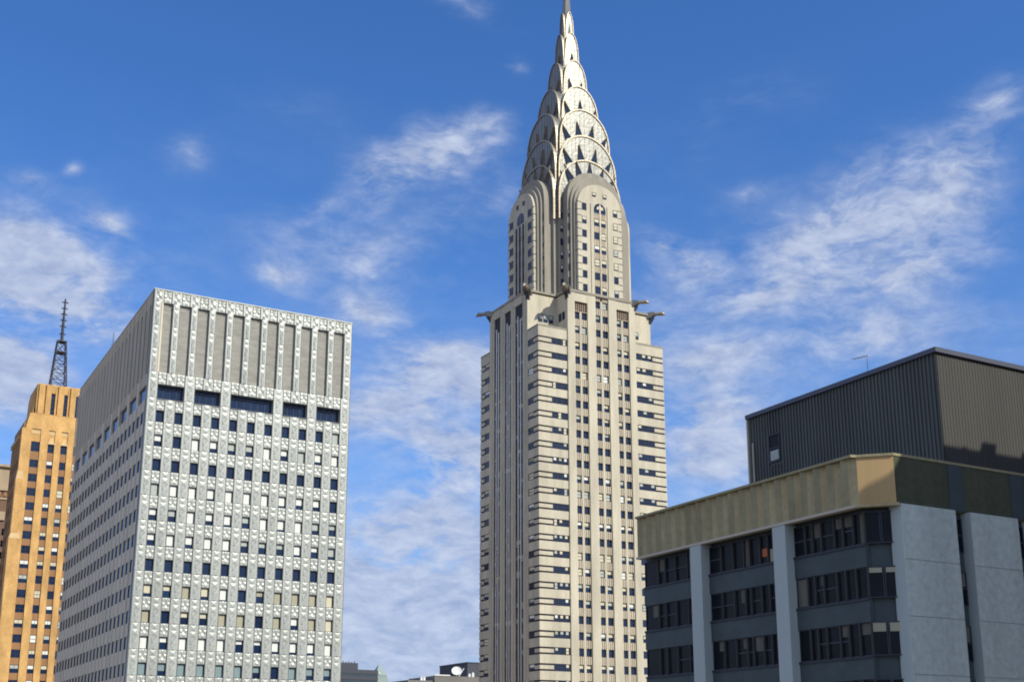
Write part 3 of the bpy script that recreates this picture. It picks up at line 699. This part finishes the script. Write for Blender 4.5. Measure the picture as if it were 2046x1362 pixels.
# stepped top
bw.F = lambda a, d, z: (a, d, z)
bw.frustum((XL+.8, XR, YC-.25, YC+16, 80.2), (XL+1.6, XR, YC-.1, YC+15.5, 84.3), 'buff_brick')
bw.box(40.0, XR, YC+.35, YC+14, 84.2, 91.9, 'buff_brick')
bw.frustum((XL+2.3, 40.0, YC+1, YC+13, 84.3), (40.0-.4, 40.0, YC+2, YC+12, 90.5), 'buff_brick')
for a0, a1 in ((40.4, 41.8), (42.15, 43.4), (44.4, 44.75), (45.1, 46.5), (47.45, 47.75), (48.1, 49.4), (50.35, XR)):
    bw.box(a0, a1, YC-.15, YC+.36, 84.2, 92.2 if a1-a0 > 1 else 91.6, 'buff_brick')
for c0, c1 in ((43.4, 44.4), (46.5, 47.45), (49.4, 50.35)):
    bw.box(c0, c1, YC+.0, YC+.36, 90.0, 92.05, 'buff_brick')
bw.box(40, XR, YC+.2, YC+14, 91.9, 92.3, 'buff_trim')
bw.box(XL-.7, XL+2.2, YC-.7, YC+3, -EZ, 52.0, 'buff_brick'); bw.frustum((XL-.7, XL+1.9, YC-.7, YC+3, 52.0), (XL, XL+1.4, YC-.2, YC+2, 54.5), 'buff_trim')
bw.box(XL-.35, XL+1.4, YC-.45, YC+2.4, 52, 67.0, 'buff_brick'); bw.frustum((XL-.35, XL+1.4, YC-.45, YC+2.4, 67), (XL, XL+1, YC-.2, YC+1.5, 69.5), 'buff_trim')
bw.build('brick_wall', bt)
for c0, c1 in ((43.4, 44.4), (46.5, 47.45), (49.4, 50.35)):
    m_ = MB(FY(YC)); window(m_, c0, c1, 84.4, 90.0, d=.2, fr=.08, mid=False)
    for k in range(4): m_.box(c0+.08, c1-.08, .2, .24, 85.4+k*1.1, 85.55+k*1.1, 'frame_dark')
    m_.build('slit_window', bt)
m_ = MB(FY(YC)); m_.poly([(39.7, .99, 84.7), (40.7, .0, 84.7), (40.7, 0, 85.7), (39.7, .99, 85.7)], 'glass_dim'); m_.build('vent_opening', bt)
for c0, c1 in cols[1:]:
    cn = MB(FY(YC)); cm_ = (c0+c1)/2
    pts = [(c0-.1, -.3, 76.6), (c1+.1, -.3, 76.6), (c1+.1, .1, 76.6), (c0-.1, .1, 76.6), (cm_-.2, -.1, 78.2), (cm_+.2, -.1, 78.2), (cm_+.2, .1, 78.2), (cm_-.2, .1, 78.2)]
    cn.faces(pts, [(3, 2, 1, 0), (4, 5, 6, 7), (0, 1, 5, 4), (1, 2, 6, 5), (2, 3, 7, 6), (3, 0, 4, 7)], 'buff_trim'); cn.build('window_hood', bt)
WC = Windows(bt, 100)
for k in range(19, -1, -1):
    z0, z1 = rws[k]
    for i, (c0, c1) in enumerate(cols):
        b = (random.choice((.45, .5, .5, .95)), random.choice(('blind_white', 'blind_cream', 'blind_white', 'blind_grey'))) if random.random() < .62 else None
        WC.add(FY(YC), c0+.05, c1-.05, z0, z1, b, d=.1, fr=.1, bars=1 if i == 0 or k % 2 else 0, own=k < 16)
    for c0, c1 in lc: WC.add(FX(XL, YC), c0, c1, z0, z1, None, own=False, d=.2)
for c0, c1 in cols: WC.add(FY(YC), c0+.05, c1-.05, 74.4, 76.9, None, d=.1, fr=.1, bars=1)
WC.done()
# lattice mast
mt = thing('lattice_mast', 'dark steel lattice mast with thin needle on top of the golden brick tower', 'antenna mast', 45, YC+6, 92.3)
fr_ = MB(); cx0, cy0 = 45.2, YC+4
def sq(z): 
    t = (z-92)/(105.2-92); h = 2.0*(1-t)+1.05*t; return [(cx0+sx*h, cy0+sy*h, z) for sx, sy in ((-1, -1), (1, -1), (1, 1), (-1, 1))]
lv_ = [91.9, 94.6, 97.3, 99.8, 102.2, 105.2]
for i in range(5):
    A, B = sq(lv_[i]), sq(lv_[i+1])
    for q in range(4):
        fr_.tube(A[q], B[q], .16, .14, 'mast_steel', 6); fr_.tube(B[q], B[(q+1) % 4], .09, .09, 'mast_steel', 5)
        fr_.tube(A[q], B[(q+1) % 4], .075, .075, 'mast_steel', 5); fr_.tube(A[(q+1) % 4], B[q], .075, .075, 'mast_steel', 5)
fr_.build('lattice_frame', mt)
pl = MB(); pl.box(cx0-1.4, cx0+1.4, cy0-1.4, cy0+1.4, 102.2, 102.5, 'mast_steel'); pl.box(cx0-1.2, cx0+1.2, cy0-1.2, cy0+1.2, 105.2, 105.45, 'mast_steel'); pl.build('platform', mt)
nd_ = MB(); nd_.tube((cx0, cy0, 105), (cx0, cy0, 111), .42, .34, 'mast_steel'); nd_.tube((cx0, cy0, 111), (cx0, cy0, 117.3), .34, .2, 'mast_steel')
for z in (107.5, 109.6, 111.3, 113.0, 114.6, 116.3): nd_.tube((cx0-.8, cy0, z), (cx0+.8, cy0, z), .16, .16, 'mast_steel', 6); nd_.tube((cx0, cy0-.7, z+.3), (cx0, cy0+.7, z+.3), .14, .14, 'mast_steel', 6)
nd_.build('needle', mt)

# ================================================================ 4. brown building at the far left
fb = thing('brick_building', 'red brown brick building with pale stone cornice at the left edge, behind the golden tower', 'brick building', 25, 440)
m_ = MB(); m_.box(0, 48, 420, 460, -EZ, 83.5, 'red_brown_brick'); m_.box(0, 47.9, 420.5, 459, 83.5, 91.4, 'sandstone'); m_.build('wall', fb)
m_ = MB(); m_.box(-.5, 48.6, 419.3, 460, 83.5, 84.5, 'sandstone'); m_.box(-.4, 48.3, 419.6, 459.5, 91.4, 92.2, 'sandstone')
for k in range(26): m_.box(2+k*1.8, 3+k*1.8, 419.75, 420.0, 81.7, 83.2, 'brown_brick')
m_.box(-.3, 48.4, 419.7, 420, 80.6, 81.2, 'sandstone'); m_.build('cornice', fb)
m_ = MB(); m_.box(43.2, 46.2, 419.4, 420, 73.8, 76.6, 'sandstone'); m_.build('stone_balcony', fb)
for k in range(5):
    for i in range(3):
        m_ = MB(FY(420)); window(m_, 40.5+i*2.6, 41.9+i*2.6, 69-k*3.8, 71.2-k*3.8, d=-.06); m_.build('window', fb)

# ================================================================ 5. corner office building in the foreground
XB, YB1, YB0 = 50.0, 71.0, 49.58; CH = 1.36; YR = YB0-CH; ZF0, ZF1 = 13.68, 16.6
cb = thing('corner_office_building', 'dark glass office building with fluted brown fascia, white piers and ribbed rooftop penthouse', 'office building', 65, 62)
m_ = MB(); m_.extrude([(XB+.6, YB1), (XB+.6, YB0+.3), (XB+CH+.3, YR+.6), (95, YR+.6), (95, YB1)], 0, 1, 'spandrel_blue')
m_.v = []; m_.f = []; m_.m = []
def slab(mb, pts, z0, z1, m):
    n = len(pts); p = [(x, y, z0) for x, y in pts]+[(x, y, z1) for x, y in pts]
    mb.faces(p, [tuple(range(n))[::-1], tuple(range(n, 2*n))]+[(i, (i+1) % n, n+(i+1) % n, n+i) for i in range(n)], m)
outl = lambda e: [(XB+e, YB1), (XB+e, YB0+e*.41), (XB+CH+e*.41, YR+e), (95, YR+e), (95, YB1)]
slab(m_, outl(.5), -EZ, ZF0-.02, 'spandrel_blue'); m_.build('wall_core', cb)
# fascia: concave flutes on the left wall
fs = MB(FX(XB, YB0)); n = 19; L_ = YB1-YB0; pitch = L_/n; prof = []
for i in range(n):
    for q in range(6):
        t = q/6; prof.append((i*pitch+t*pitch, -.05-.46*(t**1.6)))
prof.append((L_, -.05))
top = [(a, d) for a, d in prof]
for i in range(len(prof)-1):
    (a0, d0), (a1, d1) = prof[i], prof[i+1]
    fs.faces([(a0, d0, ZF0), (a1, d1, ZF0), (a1, d1, ZF1-.18), (a0, d0, ZF1-.18)], [(0, 1, 2, 3)], 'brown_concrete' if i % 6 < 3 else 'olive_concrete')  # one half of each flute darker: its shading is painted into the colour
fs.F = lambda a, d, z: (a, d, z)
slab(fs, outl(.01), ZF0, ZF1-.19, 'brown_concrete'); fs.build('fascia', cb)
ch = MB(); s2 = .02
ch.faces([(XB-.06, YB0, ZF0), (XB+CH, YR-.06, ZF0), (XB+CH, YR-.06, ZF1-.15), (XB-.06, YB0, ZF1-.15)], [(0, 1, 2, 3)], 'tan_concrete')
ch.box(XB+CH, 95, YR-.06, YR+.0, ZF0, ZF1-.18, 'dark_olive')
ch.build('corner_fascia', cb)
cpg = MB(); slab(cpg, [(XB-.45, YB1), (XB-.45, YB0+.05), (XB-.1, YB0-.06), (XB+CH-.06, YR-.1), (95, YR-.1), (95, YR+.6), (XB+CH+.3, YR+.6), (XB+.6, YB0+.3), (XB+.6, YB1)], ZF1-.17, ZF1-.02, 'olive_concrete'); cpg.build('roof_coping', cb)
rf = MB(); slab(rf, outl(.62), ZF1-.18, ZF1-.1, 'roofing'); rf.build('roof', cb)
sf2 = MB(); sf2.box(XB-.42, XB+.05, YB0, YB1, ZF0-.16, ZF0, 'soffit'); slab(sf2, [(XB-.42, YB0), (XB+CH-.17, YR-.42), (XB+CH, YR), (XB, YB0)], ZF0-.16, ZF0-.002, 'brown_concrete'); sf2.build('soffit_trim', cb)
for y0, y1 in ((63.64, 64.82), (55.46, 56.6)):
    m_ = MB(); m_.box(XB-.38, XB+.5, y0, y1, -EZ, ZF0-.16, 'pier_white'); m_.build('pier', cb)
for x0, x1 in ((51.3, 55.6), (56.8, 60.85)):
    m_ = MB(); m_.box(x0+.02, x1-.02, YR-.395, YR+.5, -EZ, ZF0-.04, 'pier_white'); zj = ZF0-.02
    while zj > -40: m_.box(x0, x1, YR-.42, YR-.39, zj-3.1, zj-.03, 'white_brick'); zj -= 3.13
    m_.build('blank_panel', cb)
m_ = MB(); m_.box(62.0, 70, YR-.42, YR+.5, -EZ, ZF0-.02, 'white_brick'); m_.build('blank_panel', cb)
# window bays, left wall: rows of panes with curtains and interior bits
wrows = [(13.35, 11.55), (10.25, 8.5), (7.2, 5.35), (4.1, 2.3), (1.0, -.8), (-2.1, -3.9)]
bays = [[71.0, 69.32, 68.5, 67.3, 65.95, 64.82], [63.64, 62.36, 61.17, 60.09, 59.52, 58.54, 57.79, 56.6], [55.46, 54.44, 53.82, 53.09, 52.02, 51.32, 50.5, 49.6]]
FB = FX(XB)
for bi, ed in enumerate(bays):
    for ri, (z1, z0) in enumerate(wrows):
        sp_ = MB(FB); zn = wrows[ri+1][0] if ri+1 < len(wrows) else -EZ
        sp_.box(ed[-1], ed[0], .22, .5, zn, z0, 'spandrel_blue'); sp_.box(ed[-1], ed[0], .15, .22, z0-.12, z0, 'frame_dark'); sp_.build('spandrel_panel', cb)
        for a1, a0 in zip(ed[:-1], ed[1:]):
            wdw = MB(FB); window(wdw, a0, a1, z0, z1, d=.3, fr=.06, glass='glass_dim', frame='mast_steel', mid=random.random() < .5)
            wdw.box(a0-.035, a0+.035, .2, .3, z0, z1, 'ribbed_tan'); o = wdw.build('window', cb)
            r_ = random.random()
            if (bi, ri) == (1, 0) and a0 == 57.79: c_ = MB(FB); c_.box(a0+.1, a0+.62, .33, .355, z0+.45, z0+.95, 'orange_cloth'); c_.build('orange_card', o)
            elif (bi, ri) == (1, 0) and a0 == 56.6: c_ = MB(FB); c_.box(a0+.1, a1-.1, .33, .355, z0+.06, z0+.85, 'blind_khaki'); c_.build('blind', o)
            elif r_ < .42:
                c_ = MB(FB); f_ = random.choice((.35, .5, 1.0)); c0 = a0+.07; c1 = c0+(a1-a0-.14)*random.choice((.5, 1, 1)); n_ = 7
                zb = z1-.07-(z1-z0-.14)*f_
                for q in range(n_):
                    p0 = c0+(c1-c0)*q/n_; p1 = c0+(c1-c0)*(q+1)/n_; pm = (p0+p1)/2
                    c_.faces([(p0, .355, zb), (pm, .33, zb), (p1, .355, zb), (p1, .355, z1-.07), (pm, .33, z1-.07), (p0, .355, z1-.07)], [(0, 1, 4, 5), (1, 2, 3, 4)], 'curtain')
                c_.build('curtain', o)
# chamfer and recessed strips between the white panels
t_ = 1/math.sqrt(2)
def FCh(a, d, z): return (XB+(a+d)*t_, YB0+(-a+d)*t_, z)
for ri, (z1, z0) in enumerate(wrows):
    for a0, a1 in ((.15, 1.0), (1.05, 1.75)):
        m_ = MB(FCh); window(m_, a0, a1, z0, z1, d=.2, fr=.05, glass='glass_dim', frame='mast_steel', mid=False)
        o = m_.build('window', cb)
        if ri in (1, 2): c_ = MB(FCh); c_.box(a0+.08, a1-.08, .225, .25, z1-(.55 if ri == 2 else .35), z1-.07, 'blind_khaki'); c_.build('blind', o)
    for a0 in (55.6, 60.85):
        m_ = MB(FY(YR)); window(m_, a0, a0+1.15, z0-.2, z1, d=.2, fr=.06, glass='glass_dim', frame='mast_steel'); m_.box(a0, a0+1.15, .25, .5, z1, z1+1.1, 'spandrel_blue'); o = m_.build('window', cb)
        if ri > 0: c_ = MB(FY(YR)); c_.box(a0+.1, a0+1.05, .225, .25, z0+.9, z1-.08, 'curtain'); c_.build('curtain', o)
for x in (55.6, 60.85): m_ = MB(); m_.box(x, x+1.15, YR-.12, YR-.06, ZF0, ZF1-.2, 'spandrel_blue'); m_.build('fascia_recess', cb)
# penthouse
XP, YP, YP1, ZP = 57.0, 49.45, 67.1, 24.15
ph = MB(); ph.box(XP+.12, 96, YP+.12, YP1, ZF1-.1, ZP-.3, 'ribbed_metal')
ph.F = FX(XP); n = 58; pt = (YP1-YP)/n
for i in range(n):
    a = YP+i*pt
    if 63.75 < a+pt/2 < 65.0:
        ph.box(a+.04, a+pt*.45, 0, .12, ZF1-.1, 19.95, 'ribbed_metal'); ph.box(a+.04, a+pt*.45, 0, .12, 22.25, ZP-.3, 'ribbed_metal')
    else: ph.box(a+.04, a+pt*.45, .04, .12, ZF1-.1, ZP-.3, 'ribbed_metal')
pen = ph.build('penthouse', cb)
pr_ = MB(FY(YP)); n = 150
pr_.box(XP+.02, 96, .06, .12, ZF1-.1, ZP-.3, 'ribbed_tan')
for i in range(n): a = XP+.06+i*.26; pr_.box(a, a+.12, 0.04, .06, ZF1-.1, ZP-.3, 'ribbed_tan')
pr_.build('penthouse_front', pen)
pc = MB(); pc.box(XP-.12, 96, YP-.12, YP1+.1, ZP-.3, ZP, 'coping'); pc.build('penthouse_coping', pen)
pw_ = MB(FX(XP)); window(pw_, 63.8, 64.95, 20.1, 22.15, d=.0, fr=.08, glass='glass_dim', frame='mast_steel', mid=True); pw_.box(63.95, 64.8, .02, .04, 20.25, 20.95, 'blind_grey'); pw_.build('penthouse_window', pen)
pp = MB(); pp.tube((XP-.15, 66.45, ZF1), (XP-.15, 66.45, 21.9), .06, .06, 'soffit', 6); pp.build('drain_pipe', pen)
pe = MB(); pe.box(XP-.02, XP+.14, YP1, YP1+.12, ZF1, ZP-.3, 'soffit'); pe.build('penthouse_corner_trim', pen)
# aerial on the penthouse roof
tv = MB(); tv.tube((58, 55.99, ZP), (58, 55.99, 25.75), .022, .018, 'mast_steel', 6); tv.tube((58, 55.99, 25.65), (58, 57.3, 25.8), .016, .016, 'mast_steel', 5)
for k in range(5): y = 56.1+k*.28; tv.tube((57.7+k*.02, y, 25.67+k*.03), (58.3-k*.02, y, 25.67+k*.03), .013, .013, 'mast_steel', 5)
o = tv.build('roof_aerial'); o['label'] = 'spindly television aerial on the ribbed penthouse roof'; o['category'] = 'aerial'

# neighbour just outside the frame, whose shadow lies over the foreground corner
nb = thing('neighbour_building', 'brick block beside the viewpoint, casting its shadow on the foreground corner', 'building', 82, 20)
m_ = MB(); slab(m_, [(60.9, 10), (112, 10), (112, 29.9), (62.2, 29.9), (61.7, 25.85), (60.9, 26.2)], -EZ, 36.2, 'red_brown_brick')
m_.build('wall', nb)
m_ = MB(); m_.box(63, 111, 29.3, 29.6, 36.2, 36.35, 'sandstone'); m_.build('parapet', nb)
for x0, x1, h in ((70.0, 71.1, 1.1), (73.6, 74.8, .9), (76.6, 77.0, .7), (78.4, 80.5, 1.2), (68.2, 68.5, .6)):
    m_ = MB(); m_.box(x0, x1, 28.2, 29.2, 36.2, 36.2+h, 'red_brown_brick'); m_.box(x0-.08, x1+.08, 28.1, 29.25, 36.2+h, 36.3+h, 'sandstone'); m_.build('chimney', nb)
for k in range(8):
    for i in range(6):
        m_ = MB(lambda a, d, z: (60.9+d, a, z)); window(m_, 11.5+i*3, 12.8+i*3, 30-k*3.6, 32-k*3.6, d=-.06); m_.build('window', nb)

# ================================================================ 6. far skyline between the towers
db = thing('glass_block', 'dark blue stepped glass block low on the horizon beside the pale tower', 'office block', 203, 515)
m_ = MB(); m_.box(180, 211.6, 500, 530, -EZ, 36.3, 'far_glass'); m_.box(180, 203.5, 503, 525, 36.3, 39.3, 'far_dark'); m_.build('wall', db)
for k in range(5): m_ = MB(); m_.box(180, 211.7, 499.85, 500, 34.6-k*2.6, 36.0-k*2.6, 'far_dark'); m_.build('floor_band', db)
m_ = MB()
for k in range(6): m_.box(196+k*1.3, 196.3+k*1.3, 505, 505.3, 39.3, 39.9+.3*(k % 2), 'far_dark')
m_.build('roof_railing', db)
pt_ = thing('pyramid_roof_tower', 'small pale tower with green pyramid roof beside the dark glass block', 'tower', 214.6, 506)
m_ = MB(); m_.box(211.9, 217.3, 503, 509, -EZ, 34.6, 'copper_green'); m_.build('wall', pt_)
m_ = MB(); m_.frustum((211.9, 217.3, 503, 509, 34.6), (214.5, 214.7, 505.9, 506.1, 39.2), 'copper_green'); m_.build('roof', pt_)
m_ = MB(); m_.frustum((211.7, 218.9, 502, 510, 28), (211.8, 217.5, 502.8, 509.2, 33.5), 'copper_green'); m_.build('skirt_roof', pt_)
m_ = MB(); m_.box(213.2, 213.9, 502.8, 503.0, 35.0, 35.6, 'white_paint'); m_.build('dormer', pt_)
lb = thing('low_flat_building', 'low stone building with flat stepped roof carrying a white dish', 'building', 245, 512)
m_ = MB(); m_.box(226, 238.5, 500, 525, -EZ, 32.6, 'far_stone'); m_.box(238.5, 275, 499, 527, -EZ, 34.8, 'far_stone'); m_.build('wall', lb)
m_ = MB(); m_.box(238.3, 246, 498.7, 499.4, 34.8, 35.3, 'white_paint'); m_.build('parapet', lb)
for k, (x, z) in enumerate(((232.6, 32.6), (234, 32.6))):
    m_ = MB(); m_.box(x, x+.9, 501, 502, z, z+1.5, 'white_paint'); m_.box(x-.1, x+1.0, 500.9, 502.1, z+1.5, z+1.65, 'white_paint'); o = m_.build('roof_vent')
    o['label'] = ('left' if k == 0 else 'right')+' of two small white vents on the low flat roof'; o['category'] = 'vent'
for k, x in enumerate((256.0, 257.8)):
    m_ = MB(); m_.box(x, x+.9, 500, 501, 34.8, 36.0+.6*k, 'white_paint'); m_.box(x+.2, x+.7, 500.2, 500.7, 36.0+.6*k, 36.3+.6*k, 'white_paint'); o = m_.build('roof_cabinet')
    o['label'] = ('shorter' if k == 0 else 'taller')+' white cabinet right of the dish on the low roof'; o['category'] = 'cabinet'
dish = thing('satellite_dish', 'white round satellite dish tilted up on the low flat roof', 'satellite dish', 250.5, 501, 34.8)
m_ = MB(); nn = 20; ax = Vector((-.35, -.75, .55)).normalized(); u = ax.orthogonal().normalized(); v_ = ax.cross(u); c0 = Vector((250.4, 501, 37.0)); pts = [tuple(c0)]
for r_, dz in ((.9, .1), (1.6, .35), (2.3, .75)):
    for i in range(nn): t = 2*math.pi*i/nn; pts.append(tuple(c0+(u*math.cos(t)+v_*math.sin(t))*r_+ax*dz))
fs_ = [(0, 1+i, 1+(i+1) % nn) for i in range(nn)]+[(1+k*nn+i, 1+k*nn+(i+1) % nn, 1+(k+1)*nn+(i+1) % nn, 1+(k+1)*nn+i) for k in range(2) for i in range(nn)]
m_.faces(pts, fs_, 'white_paint'); m_.build('dish', dish, smooth=True)
m_ = MB(); m_.tube((250.6, 501.4, 34.7), (250.5, 501.1, 37), .3, .25, 'white_paint'); m_.tube((251.4, 500.8, 35), (253.8, 500.5, 38.6), .22, .2, 'white_paint'); m_.build('mount', dish)
bx = thing('dark_block', 'plain dark block on the horizon right beside the art deco tower', 'building', 268, 540)
m_ = MB(); m_.box(265.5, 292, 520, 550, -EZ, 42.6, 'far_dark'); m_.build('wall', bx)
m_ = MB(); m_.box(265.3, 292.2, 519.8, 550.2, 42.6, 43.1, 'far_dark'); m_.build('parapet', bx)

for o in bpy.data.objects:
    if 'base' in o: del o['base']
